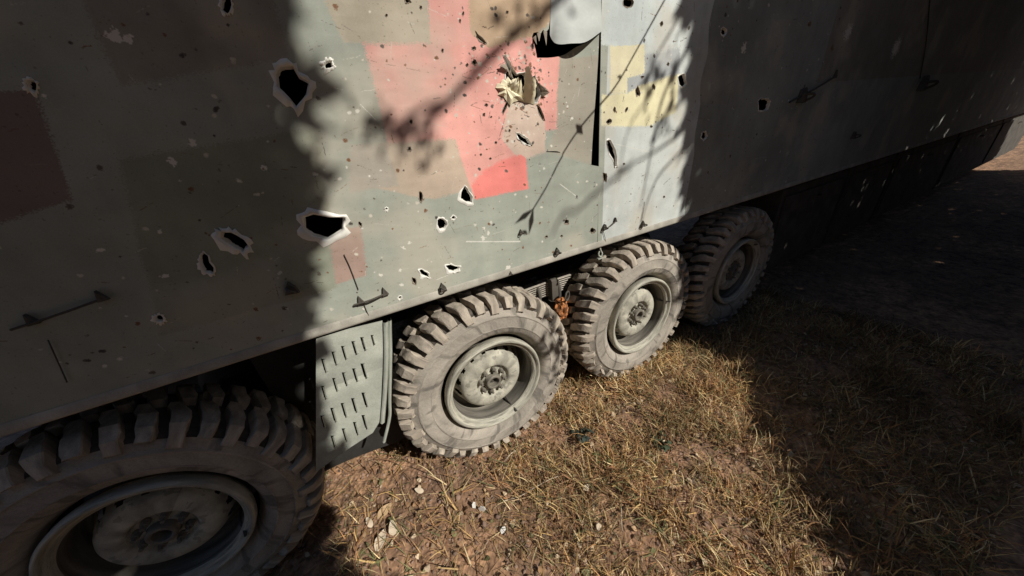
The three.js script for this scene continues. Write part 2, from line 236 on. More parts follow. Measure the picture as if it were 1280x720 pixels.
function planar(g, [x0, x1, y0, y1]) { const p = g.attributes.position, uv = []; for (let i = 0; i < p.count; i++) uv.push((p.getX(i) - x0) / (x1 - x0), (p.getY(i) - y0) / (y1 - y0)); g.setAttribute('uv', new THREE.Float32BufferAttribute(uv, 2)); return g; }
function panel(pts, hs, uvb) {
  const s = new THREE.Shape(pts); for (const [o] of hs) s.holes.push(new THREE.Path(o));
  const g = new THREE.ExtrudeGeometry(s, { depth: 0.004, bevelEnabled: false }); g.translate(0, 0, -0.004); return planar(g, uvb);
}
function holeRim(o, lip, depth) {                                   // torn lip: paint chipped off around the hole, metal pushed in
  const c = o.reduce((a, p) => a.add(p), new THREE.Vector2()).divideScalar(o.length), fine = [];
  for (let i = 0; i < o.length; i++) { const a = o[i], b = o[(i + 1) % o.length]; for (let k = 0; k < 3; k++) fine.push(a.clone().lerp(b, k / 3)); }
  const pos = [], idx = [], n = fine.length;
  fine.forEach((p) => {
    const d = p.clone().sub(c), len = d.length() || 1; d.divideScalar(len);
    const w = lip * (0.35 + 1.1 * R()), low = 1 + 0.6 * clamp(-d.y * 0.8 - d.x * 0.6);
    const ring = [[w * low, 0.0007], [w * 0.45, 0.0016 + w * (0.1 + 0.55 * R())], [0.0002, 0.0005], [-Math.min(0.003, len * 0.2), -depth * (0.5 + 0.6 * R())]];
    for (const [e, z] of ring) pos.push(p.x + d.x * e, p.y + d.y * e, z);
  });
  for (let i = 0; i < n; i++) { const j = (i + 1) % n; for (let k = 0; k < 3; k++) idx.push(i * 4 + k, j * 4 + k, i * 4 + k + 1, j * 4 + k, j * 4 + k + 1, i * 4 + k + 1); }
  return geo(pos, idx);
}
const seamLow = P(749, 208), seamHigh = P(751, -60);
const left = part('side_panel', panel([new THREE.Vector2(XL, YB), new THREE.Vector2(seamLow.x - 0.001, YB), ...outline(flapEdge), new THREE.Vector2(seamHigh.x, YT), new THREE.Vector2(XL, YT)], leftHoles, UVL), mPaintL, truck, 'forward side panel with a faded red cross and many bullet holes');
const right = part('side_panel', panel([new THREE.Vector2(seamLow.x + 0.003, YB), new THREE.Vector2(XM - 0.003, YB), new THREE.Vector2(XM - 0.003, YT), new THREE.Vector2(seamHigh.x + 0.003, YT)], rightHoles, UVR), mPaintR, truck, 'pale rear side panel with cream camouflage blocks and small holes');
part('side_panel', panel([new THREE.Vector2(XM, YB), new THREE.Vector2(XR, YB), new THREE.Vector2(XR, YT), new THREE.Vector2(XM, YT)], [], UVF), mPaintF, truck);
srand(23);
for (const [o, l, d] of leftHoles) part('torn_hole_rim', holeRim(o, l, d), l > 0.0045 ? mChip : mTornDark, left);
for (const [o, l, d] of rightHoles) part('torn_hole_rim', holeRim(o, l, d), l > 0.0045 ? mChip : mTornDark, right);

// curved sheet between two edge curves; z(u, v) bends it
function sheet(e0, e1, z, uvb, nu = 16, nv = 20) {
  const c0 = new THREE.CatmullRomCurve3(e0.map((p) => P(...p))), c1 = new THREE.CatmullRomCurve3(e1.map((p) => P(...p))), pos = [], idx = [];
  for (let j = 0; j <= nv; j++) for (let i = 0; i <= nu; i++) { const u = i / nu, v = j / nv, p = c0.getPoint(v).lerp(c1.getPoint(v), u); pos.push(p.x, p.y, z(u, v)); }
  for (let j = 0; j < nv; j++) for (let i = 0; i < nu; i++) { const a = j * (nu + 1) + i, b = a + nu + 1; idx.push(a, b, a + 1, b, b + 1, a + 1); }
  return planar(geo(pos, idx), uvb);
}
part('torn_flap', sheet([[671, 72], [689, 72], [706, 68], [722, 58], [736, 52], [749, 42]], [[684, 189], [701, 190], [707, 197], [722, 202], [735, 205], [744, 206]], (v, u) => -0.003 - 0.026 * Math.pow(u, 1.3) * Math.pow(v, 1.2) - 0.006 * Math.sin(u * 3) * v + 0.004 * Math.sin(u * 7 + v * 5), UVL), mPaintL, truck, 'torn flap of side panel pushed inwards along the seam');
part('bulged_flap', sheet([[690, -60], [705, -60], [720, -60], [735, -60], [750.5, -60]], [[687, 44], [692, 56], [706, 58], [724, 56], [750, 40]], (u, v) => 0.002 + 0.048 * Math.pow(u, 1.5) * (0.55 + 0.45 * Math.sin(Math.PI * (0.15 + v * 0.7))) * (1 - 0.75 * Math.pow(v, 6)) * sm(0, 0.6, v), [-0.3, 2.0, 1.5, 2.9]), new THREE.MeshStandardMaterial({ map: tex(256, 256, (u, v) => { const k = 0.93 + 0.16 * fbm(u * 20, v * 20, 4) + 0.03 * (hash(u * 256, v * 256) - 0.5); return [184 * k, 188 * k, 182 * k]; }), roughness: 0.6, side: THREE.DoubleSide }), truck, 'smooth pale piece of panel bulging out over a torn hole');
// jagged teeth left on the torn hole's upper edge
for (const [a, b, c] of [[[671, 41], [676, 43], [674, 52]], [[679, 39], [684, 40], [683, 57]], [[666, 47], [670, 44], [671, 56]]]) { const A = P(...a, 0.002), B = P(...b, 0.002), C = P(...c, 0.022); part('torn_tooth', geo([A.x, A.y, A.z, B.x, B.y, B.z, C.x, C.y, C.z, (A.x + B.x) / 2, (A.y + B.y) / 2, 0.012], [0, 3, 2, 3, 1, 2, 0, 1, 3]), mTornDark, truck); }
// bright petals of the blast hole
function petal(a0, a1, tip, zt, curl, w = 0.35, mat = mTorn) {
  const A = P(...a0), B = P(...a1), T = P(...tip), pos = [], idx = [], n = 10, m = 6;
  for (let j = 0; j <= n; j++) for (let i = 0; i <= m; i++) {
    const t = j / n, s = i / m - 0.5, mid = A.clone().lerp(B, 0.5), c = mid.clone().lerp(T, t * (0.6 + 0.55 * hash(i * 17 + Math.round(a0[0] * 3), Math.round(a0[1])))), half = B.clone().sub(A).multiplyScalar(s * (1 - (1 - w) * t) * (0.85 + 0.3 * hash(i * 7 + j * 31, zt * 999)));
    pos.push(c.x + half.x, c.y + half.y, 0.002 + zt * Math.sin(t * Math.PI * 0.55) + curl * (0.25 - s * s) * 4 * t + 0.003 * hash(i + 13 * j, 5));
  }
  for (let j = 0; j < n; j++) for (let i = 0; i < m; i++) { const a = j * (m + 1) + i, b = a + m + 1; idx.push(a, b, a + 1, b, b + 1, a + 1); }
  return part('torn_petal', geo(pos, idx), mat, truck);
}
petal([668, 131], [651, 127], [657, 92], 0.034, 0.034, 0.7);
petal([652, 127], [643, 123], [646, 101], 0.020, 0.010, 0.5);
{
  const rim = [[621, 104], [625, 105], [627, 99], [631, 101], [634, 96], [638, 101], [644, 98], [645, 108], [650, 121], [655, 127], [648, 126], [641, 128], [637, 133], [633, 127], [629, 121], [622, 119], [625, 113], [619, 110]], pos = [], idx = [];
  const c = P(632, 109, 0.013); pos.push(c.x, c.y, c.z); rim.forEach(([x, y], k) => { const p = P(x, y), q = P(637 + (x - 637) * 0.6, 113 + (y - 113) * 0.6); pos.push(q.x, q.y, 0.010 + 0.012 * hash(k, 7), p.x, p.y, 0.0015 + 0.006 * hash(k, 3)); });
  const n = rim.length; for (let k = 0; k < n; k++) { const a = 1 + 2 * k, b = 1 + 2 * ((k + 1) % n); idx.push(0, b, a, a, b, a + 1, b, b + 1, a + 1); }
  part('peeled_metal', geo(pos, idx).toNonIndexed(), mTorn, truck).geometry.computeVertexNormals();
}
petal([642, 122], [630, 108], [643, 101], 0.022, 0.012, 0.6);
petal([632, 80], [637, 92], [624, 84], 0.010, 0.004, 0.3, mTornDark);
petal([634, 92], [638, 86], [645, 100], -0.02, 0.006, 0.3, mTornDark);
petal([676, 121], [671, 103], [683, 114], 0.014, 0.005, 0.3, mTornDark);
H([[732, 0]], 0); holes.length = 0;

// lower fold of the side, floor, roof and the rest of the box
{
  const prof = [[1.322, 0.0012], [1.314, 0.006], [1.292, 0.009], [1.283, 0.007], [1.279, 0.001], [1.279, -0.035]], pos = [], idx = [], uv = [], n = 60;
  for (let i = 0; i <= n; i++) { const x = XL + (XR - XL) * i / n; prof.forEach(([y, z], k) => { pos.push(x, y + 0.0015 * (fbm(x * 3, k, 2) - 0.5), z); uv.push(x * 1.5, k * 0.02); }); }
  const m = prof.length; for (let i = 0; i < n; i++) for (let k = 0; k < m - 1; k++) { const a = i * m + k, b = a + m; idx.push(a, a + 1, b, b, a + 1, b + 1); }
  part('sill', geo(pos, idx, uv), mSill, truck);
  part('body_shell', [box(XL, XR, YT - 0.03, YT, -2.5, -0.005), box(XL, XR, YB + 0.02, YB + 0.05, -2.5, -0.036), box(XL, XR, YB + 0.05, YT - 0.03, -2.5, -2.46), box(XL, XL + 0.04, YB + 0.05, YT - 0.03, -2.46, -0.005), box(XR - 0.04, XR, YB + 0.05, YT - 0.03, -2.46, -0.005)], mInner, truck);
}
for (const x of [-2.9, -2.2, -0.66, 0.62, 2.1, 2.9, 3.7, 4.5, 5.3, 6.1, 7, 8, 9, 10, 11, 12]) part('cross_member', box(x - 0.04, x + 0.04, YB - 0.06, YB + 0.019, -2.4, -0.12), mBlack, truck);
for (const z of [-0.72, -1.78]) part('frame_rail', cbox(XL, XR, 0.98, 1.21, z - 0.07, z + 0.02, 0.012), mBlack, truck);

// hooks, latches, and thin dark lines for wires and a shadow
function hook(px, py, s = 1, mat = mFrame) {
  const p = P(px, py), g = group('tie_hook', truck);
  const sh = new THREE.Shape(); sh.moveTo(-0.018 * s, -0.016 * s); sh.lineTo(0.02 * s, -0.018 * s); sh.lineTo(0.016 * s, 0.002 * s); sh.lineTo(0.002 * s, 0.024 * s); sh.lineTo(-0.008 * s, 0.006 * s);
  const g1 = new THREE.ExtrudeGeometry(sh, { depth: 0.012 * s, bevelEnabled: true, bevelSize: 0.002 * s, bevelThickness: 0.002 * s, bevelSegments: 1 }); g1.translate(p.x, p.y, 0.003);
  part('hook_plate', g1, mat, g);
  const c = tube([V(p.x - 0.01 * s, p.y + 0.006 * s, 0.012), V(p.x, p.y + 0.004 * s, 0.034 * s + 0.01), V(p.x + 0.012 * s, p.y - 0.004 * s, 0.03 * s + 0.01), V(p.x + 0.012 * s, p.y - 0.018 * s, 0.012)], 0.004 * s, 12, 6); part('hook_loop', c, mat, g);
  return g;
}
for (const [x, y, s] of [[552, 359, 1], [695, 314, 0.9], [754, 284, 0.8], [802, 280, 0.9], [637, 341, 0.5], [650, 290, 0.6], [363, 360, 1.15], [1000, 121, 2.2], [1150, 106, 3.2], [1065, 170, 1.5]]) hook(x, y, s);
function latch(a, b, s) {
  const A = P(...a), B = P(...b), g = group('latch', truck);
  part('latch_bar', tube([V(A.x, A.y, 0.012), A.clone().lerp(B, 0.5).setZ(0.024), V(B.x, B.y, 0.012)], 0.0045 * s, 12, 6), mFrame, g);
  for (const q of [A.clone().lerp(B, 0.22), B]) { const sh = new THREE.Shape(); sh.moveTo(-0.012 * s, -0.008 * s); sh.lineTo(0.014 * s, -0.006 * s); sh.lineTo(-0.002 * s, 0.03 * s); const e = new THREE.ExtrudeGeometry(sh, { depth: 0.012, bevelEnabled: true, bevelSize: 0.0015, bevelThickness: 0.0015, bevelSegments: 1 }); e.translate(q.x, q.y, 0.003); part('latch_tab', e, mFrame, g); }
}
latch([442, 380], [481, 366], 1); latch([18, 410], [130, 372], 0.9); latch([752, 287], [768, 276], 0.7); latch([985, 128], [1042, 96], 1.5);
for (const pts of [[[430, 318], [437, 333], [448, 362]], [[454, 378], [458, 388], [463, 399]], [[60, 425], [70, 447], [84, 478]], [[754, 289], [756, 296], [757, 303]], [[1163, -10], [1158, 50], [1150, 98]], [[802, 276], [804, 264], [806, 252]]]) part('thin_dark_line', tube(pts.map(([x, y]) => P(x, y, 0.006)), pts[0][0] > 900 ? 0.004 : 0.0017, 16, 5), mFrame, truck);  // wires and cracks; the last dark tube stands for a thin shadow
{ const p = P(752, 318); const g = group('chain_hook', truck); part('shackle', tube([V(p.x, YB, -0.02), V(p.x + 0.004, 1.25, -0.015), V(p.x + 0.016, 1.222, -0.012), V(p.x + 0.004, 1.205, -0.012), V(p.x - 0.012, 1.222, -0.015), V(p.x - 0.004, 1.245, -0.018)], 0.006, 24, 6), mGuard, g); part('pin', box(p.x - 0.02, p.x + 0.02, 1.19, 1.2, -0.022, -0.006), mGuard, g); }

// slotted mudguard plates
function mudguard(pts, z, cols, rows, strips) {
  const g = group('mudguard', truck), sh = new THREE.Shape(pts.map(([x, y]) => { const p = P(x, y, z); return new THREE.Vector2(p.x, p.y); })), lips = [];
  for (const [px, py, k] of cols) {
    const a = P(px - 4.0 * k, py - 7.5 * k, z), b = P(px - 0.2 * k, py - 7.5 * k, z), c = P(px + 4.0 * k, py + 7.5 * k, z), d = P(px + 0.4 * k, py + 7.5 * k, z);
    sh.holes.push(new THREE.Path([a, b, c, d].map((q) => new THREE.Vector2(q.x, q.y))));
    const o = 0.016; lips.push(geo([b.x, b.y, z + 0.001, c.x, c.y, z + 0.001, (a.x * 0.2 + b.x * 0.8), a.y, z + o, (d.x * 0.2 + c.x * 0.8), d.y, z + o, b.x + 0.008, b.y, z + 0.0012, c.x + 0.008, c.y, z + 0.0012], [0, 2, 1, 1, 2, 3, 4, 2, 0, 1, 3, 5], [0, 0, 0.05, 0, 0, 0.05, 0.05, 0.05, 0, 0, 0.05, 0]));
  }
  const e = new THREE.ExtrudeGeometry(sh, { depth: 0.004, bevelEnabled: false }); e.translate(0, 0, z - 0.004);
  part('guard_plate', e, mGuard, g); for (const l of lips) part('slot_lip', l, mGuard, g);
  for (const [w, q] of strips) { const pos = [], idx = [], uv = [], c = new THREE.CatmullRomCurve3(q.map(([x, y, zz]) => P(x, y, zz))); for (let i = 0; i <= 24; i++) { const p = c.getPoint(i / 24); pos.push(p.x - w, p.y, p.z, p.x - w * 0.3, p.y, p.z + 0.012, p.x + w, p.y, p.z + 0.008, p.x + w, p.y, p.z - 0.03); for (let k = 0; k < 4; k++) uv.push(k * 0.05, i / 24); } for (let i = 0; i < 24; i++) for (let k = 0; k < 3; k++) { const a = i * 4 + k, b = a + 4; idx.push(a, b, a + 1, b, b + 1, a + 1); } part('edge_strip', geo(pos, idx, uv), mGuard, g); }
  return g;
}
mudguard([[395, 424], [437, 411], [478, 401], [479, 452], [478, 500], [474, 528], [466, 541], [437, 560], [395, 590]], -0.01,
  [[443, 434, 1], [454, 429, 1], [466, 424, 0.7], [444, 468, 1], [455, 463, 1.15], [443, 506, 1.1], [456, 499, 1.1], [445, 535, 1], [456, 527, 1.1], [430, 440, 1], [431, 473, 1], [430, 512, 1.1], [431, 543, 1], [418, 447, 1], [419, 480, 1], [417, 518, 1.1], [417, 552, 1], [405, 456, 1], [405, 490, 1], [404, 527, 1]],
  0, [[0.011, [[482, 402, 0.0], [483, 440, 0.004], [481, 490, 0.004], [478, 528, 0.0]]], [0.008, [[487, 400, 0.0], [488, 440, 0.0], [487, 500, 0.004], [487, 520, 0.004], [480, 552, 0.0]]]]);
part('dark_shade_sheet', (() => { const g = new THREE.PlaneGeometry(0.62, 1.06, 8, 8), p = g.attributes.position; for (let i = 0; i < p.count; i++) p.setZ(i, 0.02 * Math.sin(p.getX(i) * 7) - 0.03 * (0.53 - p.getY(i)) ** 2); const b = g.clone(); b.translate(0, 0, -0.012); g.translate(-0.82, 0.71, -0.28); b.translate(-0.82, 0.71, -0.28); g.computeVertexNormals(); b.computeVertexNormals(); return [g, b]; })(), mShadeDark, truck);  // near-black sheet standing in for the shadow behind and below the guard

// wheels: axis along z, outer face towards +z
const RT_ = 0.604;
function makeWheel(parent, name, pos, turn = 0, spin = 0) {
  const w = group(name, parent, pos); w.rotation.set(0, turn, 0);
  for (const m of WHEEL) { const q = m.clone(); q.rotation.z = spin; w.add(q); }
  return w;
}
const WHEEL = [];
{
  const add = (name, g, mat) => { const m = new THREE.Mesh(g, mat); m.name = name; m.castShadow = m.receiveShadow = true; WHEEL.push(m); return m; };
  const lathe = (prof, seg = 120) => { const g = new THREE.LatheGeometry(prof.map(([r, z]) => new THREE.Vector2(r, z)), seg); g.rotateX(Math.PI / 2); return g; };  // y -> z
  // tyre carcass: bead, sidewall with moulded rings, shoulder, tread floor, back wall
  const T = [[0.330, -0.06], [0.340, -0.045], [0.349, -0.024], [0.366, -0.002], [0.385, 0.012], [0.408, 0.017], [0.410, 0.0205], [0.416, 0.0205], [0.418, 0.017], [0.45, 0.018], [0.478, 0.012], [0.48, 0.016], [0.488, 0.015], [0.49, 0.009], [0.515, -0.002], [0.53, -0.012]];
  add('tyre', lathe(T, 160), mTyre);
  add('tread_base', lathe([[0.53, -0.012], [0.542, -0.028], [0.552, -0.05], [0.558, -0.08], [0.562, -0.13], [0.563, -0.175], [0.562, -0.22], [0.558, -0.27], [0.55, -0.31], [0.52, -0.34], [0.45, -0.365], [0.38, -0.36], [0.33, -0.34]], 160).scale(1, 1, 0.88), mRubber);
  // lugs, each swept from the middle of the tread over the shoulder onto the sidewall
  srand(5);
  const lugs = [], N = 40;
  for (let s = 0; s < 2; s++) for (let i = 0; i < N; i++) {
    const th = (i + 0.5 * s) / N * Math.PI * 2, j = () => (R() - 0.5) * 0.015, f = s ? -1 : 1, mz = -0.175, odd = i % 2 ? 1 : 0;
    const dr = (R() - 0.5) * 0.018;
    const path = [[0.066, RT_ - 0.001, 0.010, 0.022], [0.046, RT_ + 0.001, 0.045, 0.029], [0.018, RT_, 0.085, 0.028], [0.000, RT_ - 0.004, 0.122, 0.0275], [-0.008, RT_ - 0.012, 0.152, 0.0275], [-0.010, RT_ - 0.038, 0.180, 0.0255 - 0.002 * odd], [-0.012, RT_ - 0.060 - 0.026 * odd + dr, 0.194, 0.023], [-0.012, RT_ - 0.068 - 0.028 * odd + dr, 0.180, 0.022]];
    const inner = [0.557, 0.559, 0.558, 0.553, 0.546, 0.536, 0.526, 0.523], innz = [0.010, 0.045, 0.085, 0.118, 0.138, 0.150, 0.160, 0.160];
    const pos = [], idx = [], uv = [];
    path.forEach(([dt, r, z, hw], k) => {
      const a = th + f * dt + j() * 0.6, h = hw / r, r1 = r + j() * 0.7, rough = j(), zz = z + j() * 0.6;
      const put = (ang, rad, z0) => { pos.push(Math.cos(ang) * rad, Math.sin(ang) * rad, mz + f * z0); uv.push((ang / 6.2832) * 4, z0 * 3 + s * 0.5); };
      put(a - h * 1.06, inner[k], innz[k]); put(a - h * 1.0 + rough, r1 - 0.005, zz - 0.001); put(a - h * 0.86 + rough, r1, zz); put(a + h * 0.86 + j(), r1, zz); put(a + h * 1.0 + j(), r1 - 0.005, zz - 0.001); put(a + h * 1.06, inner[k], innz[k]);
    });
    const flip = f < 0;
    const quad = (a, b, c, d) => flip ? idx.push(a, c, b, b, c, d) : idx.push(a, b, c, b, d, c);
    for (let k = 0; k < path.length - 1; k++) for (let m = 0; m < 5; m++) { const a = k * 6 + m, b = a + 6; quad(a, a + 1, b, b + 1); }
    for (const k of [0, path.length - 1]) for (let m = 1; m < 5; m++) { const o = k * 6; (k === 0) !== flip ? idx.push(o, o + m + 1, o + m) : idx.push(o, o + m, o + m + 1); }
    lugs.push(geo(pos, idx, uv));
  }
  add('tread', toCreasedNormals(mergeGeometries(lugs), 0.5).scale(1, 1, 0.88), mTread);
  // lock ring and rim with its deep barrel
  add('rim_flange', lathe([[0.300, -0.05], [0.318, -0.045], [0.326, -0.02], [0.327, 0.012], [0.322, 0.022], [0.314, 0.024], [0.306, 0.020], [0.302, 0.010], [0.296, 0.006], [0.288, 0.004], [0.280, -0.004], [0.277, -0.014]]), mRim);
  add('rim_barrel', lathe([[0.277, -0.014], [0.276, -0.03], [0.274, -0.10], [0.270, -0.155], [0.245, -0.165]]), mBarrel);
  // disc with hand holes: a cone of cells with some left out
  const pos = [], idx = [], uv = [], prof = [[0.2455, -0.165], [0.240, -0.155], [0.234, -0.138], [0.228, -0.118], [0.222, -0.098], [0.216, -0.080], [0.210, -0.066], [0.202, -0.052], [0.192, -0.042], [0.176, -0.034], [0.152, -0.030], [0.128, -0.031], [0.116, -0.036], [0.110, -0.046], [0.106, -0.058], [0.098, -0.062], [0.060, -0.062], [0.056, -0.05]], n = 160;
  for (let i = 0; i <= n; i++) prof.forEach(([r, z], k) => { const a = i / n * Math.PI * 2; pos.push(r * Math.cos(a), r * Math.sin(a), z); uv.push(i / n, 0.3 + k * 0.03); });
  const m = prof.length;
  for (let i = 0; i < n; i++) for (let k = 0; k < m - 1; k++) { const c = i % 10; if (k >= 2 && k < 6 && (c === 2 || c === 3 || c === 4 || (k > 2 && k < 5 && (c === 1 || c === 5)))) continue; const a = i * m + k, b = a + m; idx.push(a, b, a + 1, b, b + 1, a + 1); }
  add('wheel_disc', geo(pos, idx, uv), mRim);
  // hub: drum with a dark mouth, and nuts in the recess
  add('hub', lathe([[0.030, -0.075], [0.032, -0.022], [0.036, -0.016], [0.046, -0.016], [0.052, -0.022], [0.054, -0.06]], 40), mNut);
  add('hub_cap', lathe([[0.0, -0.05], [0.012, -0.05], [0.016, -0.056], [0.031, -0.058]], 30), mBlack);
  for (let i = 0; i < 8; i++) {
    const a = i / 8 * Math.PI * 2 + 0.2, x = Math.cos(a) * 0.082, y = Math.sin(a) * 0.082;
    const nut = new THREE.CylinderGeometry(0.014, 0.017, 0.03, 6); nut.rotateX(Math.PI / 2); nut.translate(x, y, -0.048);
    const stud = new THREE.CylinderGeometry(0.008, 0.008, 0.02, 8); stud.rotateX(Math.PI / 2); stud.translate(x, y, -0.026);
    add('wheel_nut', mergeGeometries([nut, stud]), mNut);
  }
  const valve = tube([V(0.0, -0.255, -0.13), V(0.0, -0.262, -0.06), V(0.004, -0.29, 0.0), V(0.006, -0.3, 0.03)], 0.006, 10, 6); add('valve', valve, mBlack);
  // brake drum behind the disc, closes the hand holes
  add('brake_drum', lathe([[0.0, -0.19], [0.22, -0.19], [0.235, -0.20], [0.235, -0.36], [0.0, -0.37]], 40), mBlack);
}
const AX = [-1.62, 0, 1.305, 2.61], HY = 0.575;
AX.forEach((x, i) => makeWheel(truck, 'wheel', [x, HY, 0], 0, [0.9, 0.35, 1.7, 2.5][i]));
AX.forEach((x, i) => makeWheel(truck, 'wheel', [x, HY, -2.5], Math.PI, i));
for (const x of AX) {
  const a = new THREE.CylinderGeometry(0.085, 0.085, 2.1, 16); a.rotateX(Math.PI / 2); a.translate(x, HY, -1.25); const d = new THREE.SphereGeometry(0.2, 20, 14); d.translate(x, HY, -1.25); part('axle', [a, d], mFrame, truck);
}
for (const z of [-0.365]) {                                          // leaf springs over the two rear axles, leaf by leaf
  const sp = group('leaf_spring', truck);
  for (let k = 0; k < 7; k++) {
    const half = 0.62 - k * 0.06, y = 0.925 - k * 0.017, pos = [], idx = [], uv = [], n = 16;
    for (let i = 0; i <= n; i++) { const t = i / n * 2 - 1, x = 0.65 + t * half, yy = y + 0.03 - 0.05 * (t * half) ** 2 * 2; for (const [dy, dz] of [[0.0135, -0.034], [0.0135, 0.034], [0, 0.036], [0, -0.036]]) { pos.push(x, yy + dy, z + dz); uv.push(x * 3, dy * 20 + dz); } }
    for (let i = 0; i < n; i++) for (let m = 0; m < 4; m++) { const a = i * 4 + m, b = i * 4 + (m + 1) % 4; idx.push(a, b, a + 4, b, b + 4, a + 4); }
    part('spring_leaf', geo(pos, idx, uv), mSteel, sp);
  }
  for (const x of [0.56, 0.74]) part('u_bolt', tube([V(x, 0.72, z + 0.045), V(x, 0.92, z + 0.045), V(x, 0.965, z), V(x, 0.92, z - 0.055), V(x, 0.72, z - 0.055)], 0.014, 24, 8), mBlack, sp);
  part('spring_saddle', cbox(0.5, 0.8, 0.60, 0.78, z - 0.09, z + 0.06, 0.03), mFrame, sp);
}
{
  const g = group('rusty_bracket', truck), c = P(702, 388, -0.22);
  const lump = (dx, dy, dz, r, sx, sy) => { const q = new THREE.IcosahedronGeometry(r, 4), p = q.attributes.position; for (let i = 0; i < p.count; i++) { const k = 0.55 + 0.7 * fbm(p.getX(i) * 40 + 9 + dx * 90, p.getY(i) * 40 + p.getZ(i) * 31, 4) + 0.25 * vn(p.getX(i) * 160, p.getY(i) * 160 + p.getZ(i) * 120); p.setXYZ(i, p.getX(i) * k * sx, p.getY(i) * k * sy, p.getZ(i) * k); } q.computeVertexNormals(); q.translate(c.x + dx, c.y + dy, c.z + dz); return q; };
  part('casting', [lump(0, 0, 0, 0.055, 0.9, 1.2), lump(0.02, 0.05, -0.03, 0.045, 1.0, 0.8), lump(-0.025, -0.04, 0.0, 0.035, 1, 0.9)], mRust, g); part('bracket_arm', cbox(c.x - 0.035, c.x + 0.02, c.y + 0.06, c.y + 0.24, c.z - 0.13, c.z - 0.06, 0.012), mFrame, g);
  const r = P(709, 370, -0.20), t = new THREE.TorusGeometry(0.034, 0.007, 8, 24); t.rotateY(0.5); t.translate(r.x, r.y, r.z); part('ring', t, mBlack, g);
}
for (const [a, b] of [[3.42, 4.9], [4.98, 6.4], [6.5, 9.2], [9.3, 12.3], [12.4, 15.8]]) { const g = group('dark_filler_box', truck); part('box_body', cbox(a, b, 0.22, 1.22, -0.95, -0.14, 0.03), mBlack, g); part('box_lid', cbox(a + 0.06, b - 0.06, 0.32, 1.12, -0.142, -0.122, 0.006), mBlack, g); part('box_handle', tube([V((a + b) / 2 - 0.07, 1.02, -0.122), V((a + b) / 2 - 0.05, 1.02, -0.09), V((a + b) / 2 + 0.05, 1.02, -0.09), V((a + b) / 2 + 0.07, 1.02, -0.122)], 0.008, 12, 6), mFrame, g); }  // boxes added to keep the gap below the side dark
part('prop_shaft', (() => { const c = new THREE.CylinderGeometry(0.06, 0.06, 5, 14); c.rotateZ(Math.PI / 2); c.translate(0, 0.62, -1.25); return c; })(), mFrame, truck);
part('belly_plate', box(-2.6, -0.5, 0.42, 0.48, -2.0, -0.55), mBlack, truck);

// ------------------------------------------------------------------ trees
const leafMat = new THREE.MeshStandardMaterial({ color: 0xffffff, roughness: 0.7, vertexColors: true, side: THREE.DoubleSide });
function leaves(list) {                                             // list of [position, size, hue]; each a folded pointed blade
  const pos = [], idx = [], col = [];
  for (const [p, s, hue] of list) {
    const q = new THREE.Quaternion().setFromEuler(new THREE.Euler(rr(-1.2, 1.2), rr(0, 6.28), rr(-1, 1))), o = pos.length / 3;
    for (const [x, y, z] of [[0, 0, 0], [0.5, 0.28, 0.08], [1, 0, 0], [0.5, -0.28, 0.08]]) { const v = V(x * s, y * s * 1.25, z * s).applyQuaternion(q).add(p); pos.push(v.x, v.y, v.z); const k = 0.7 + 0.6 * hue; col.push(0.07 * k + 0.03 * hue, 0.10 * k, 0.03 * k); }
    idx.push(o, o + 1, o + 2, o, o + 2, o + 3);
  }
  const g = geo(pos, idx); g.setAttribute('color', new THREE.Float32BufferAttribute(col, 3)); return g;
}
// crown: clumps of leaves through a leaning volume with an uneven outline (given in the x y plane of the trunk's z)
function crownLeaves(pts, z0, depth, n, size) {
  const xs = pts.map((p) => p[0]), ys = pts.map((p) => p[1]), out = [], b = [Math.min(...xs), Math.max(...xs), Math.min(...ys), Math.max(...ys)];
  const cells = Math.round(Math.sqrt(n / 3)); let guard = 0;
  while (out.length < n && guard++ < n * 60) {
    const c = guard % (cells * cells), x = b[0] + (b[1] - b[0]) * ((c % cells) + R()) / cells, y = b[2] + (b[3] - b[2]) * (Math.floor(c / cells) + R()) / cells; if (!inside(pts, x + (fbm(x * 3, y * 3, 3) - 0.5) * 0.22, y + (fbm(x * 3 + 9, y * 3, 3) - 0.5) * 0.22)) continue;
    const dz = rr(-depth, depth) * (0.4 + 0.9 * vn(x * 1.7, y * 1.7));
    out.push([V(x + 0.55 * dz, Math.max(0.15, y + 0.85 * dz), z0 + dz), size * rr(0.7, 1.3), R()]);
  }
  return out;
}
const shadeTrees = 'unseen trees added behind the photographer to shade the truck';
function tree(name, label, pts, z0, depth, n, size, trunks, grp) {
  const t = top(name, label, 'tree', [0, 0, 0], grp);
  part('trunk', trunks.map(([q, r0, r1]) => taper(q.map((a) => V(...a)), r0, r1)), mBark, t);
  part('crown', leaves(crownLeaves(pts, z0, depth, n, size)), leafMat, t);
  return t;
}
srand(77);  // unseen crowns, outlined to throw shade on both ends of the truck
tree('unseen_shade_tree', 'unseen tree added behind the photographer to shade the front of the truck', [[1.8, 6.9], [1.47, 5.6], [1.14, 4.45], [0.97, 3.8], [0.74, 2.95], [0.7, 2.5], [0.7, 1.8], [0.2, 1.2], [-1.0, 0.4], [-2.6, 0.6], [-3.4, 3], [-3.0, 6], [-1.6, 7.6], [0.4, 7.8]], 3.5, 0.6, 44000, 0.15,
  [[[[-0.9, -0.1, 3.7], [-0.85, 1.4, 3.65], [-1.0, 3, 3.6], [-0.8, 5.4, 3.5]], 0.16, 0.05], [[[-0.9, 1.6, 3.65], [-0.3, 3.2, 3.6], [0.5, 5, 3.6]], 0.08, 0.02], [[[-1.55, 2.2, 3.65], [-2.4, 4, 3.6], [-2.9, 5.5, 3.4]], 0.08, 0.02]]);
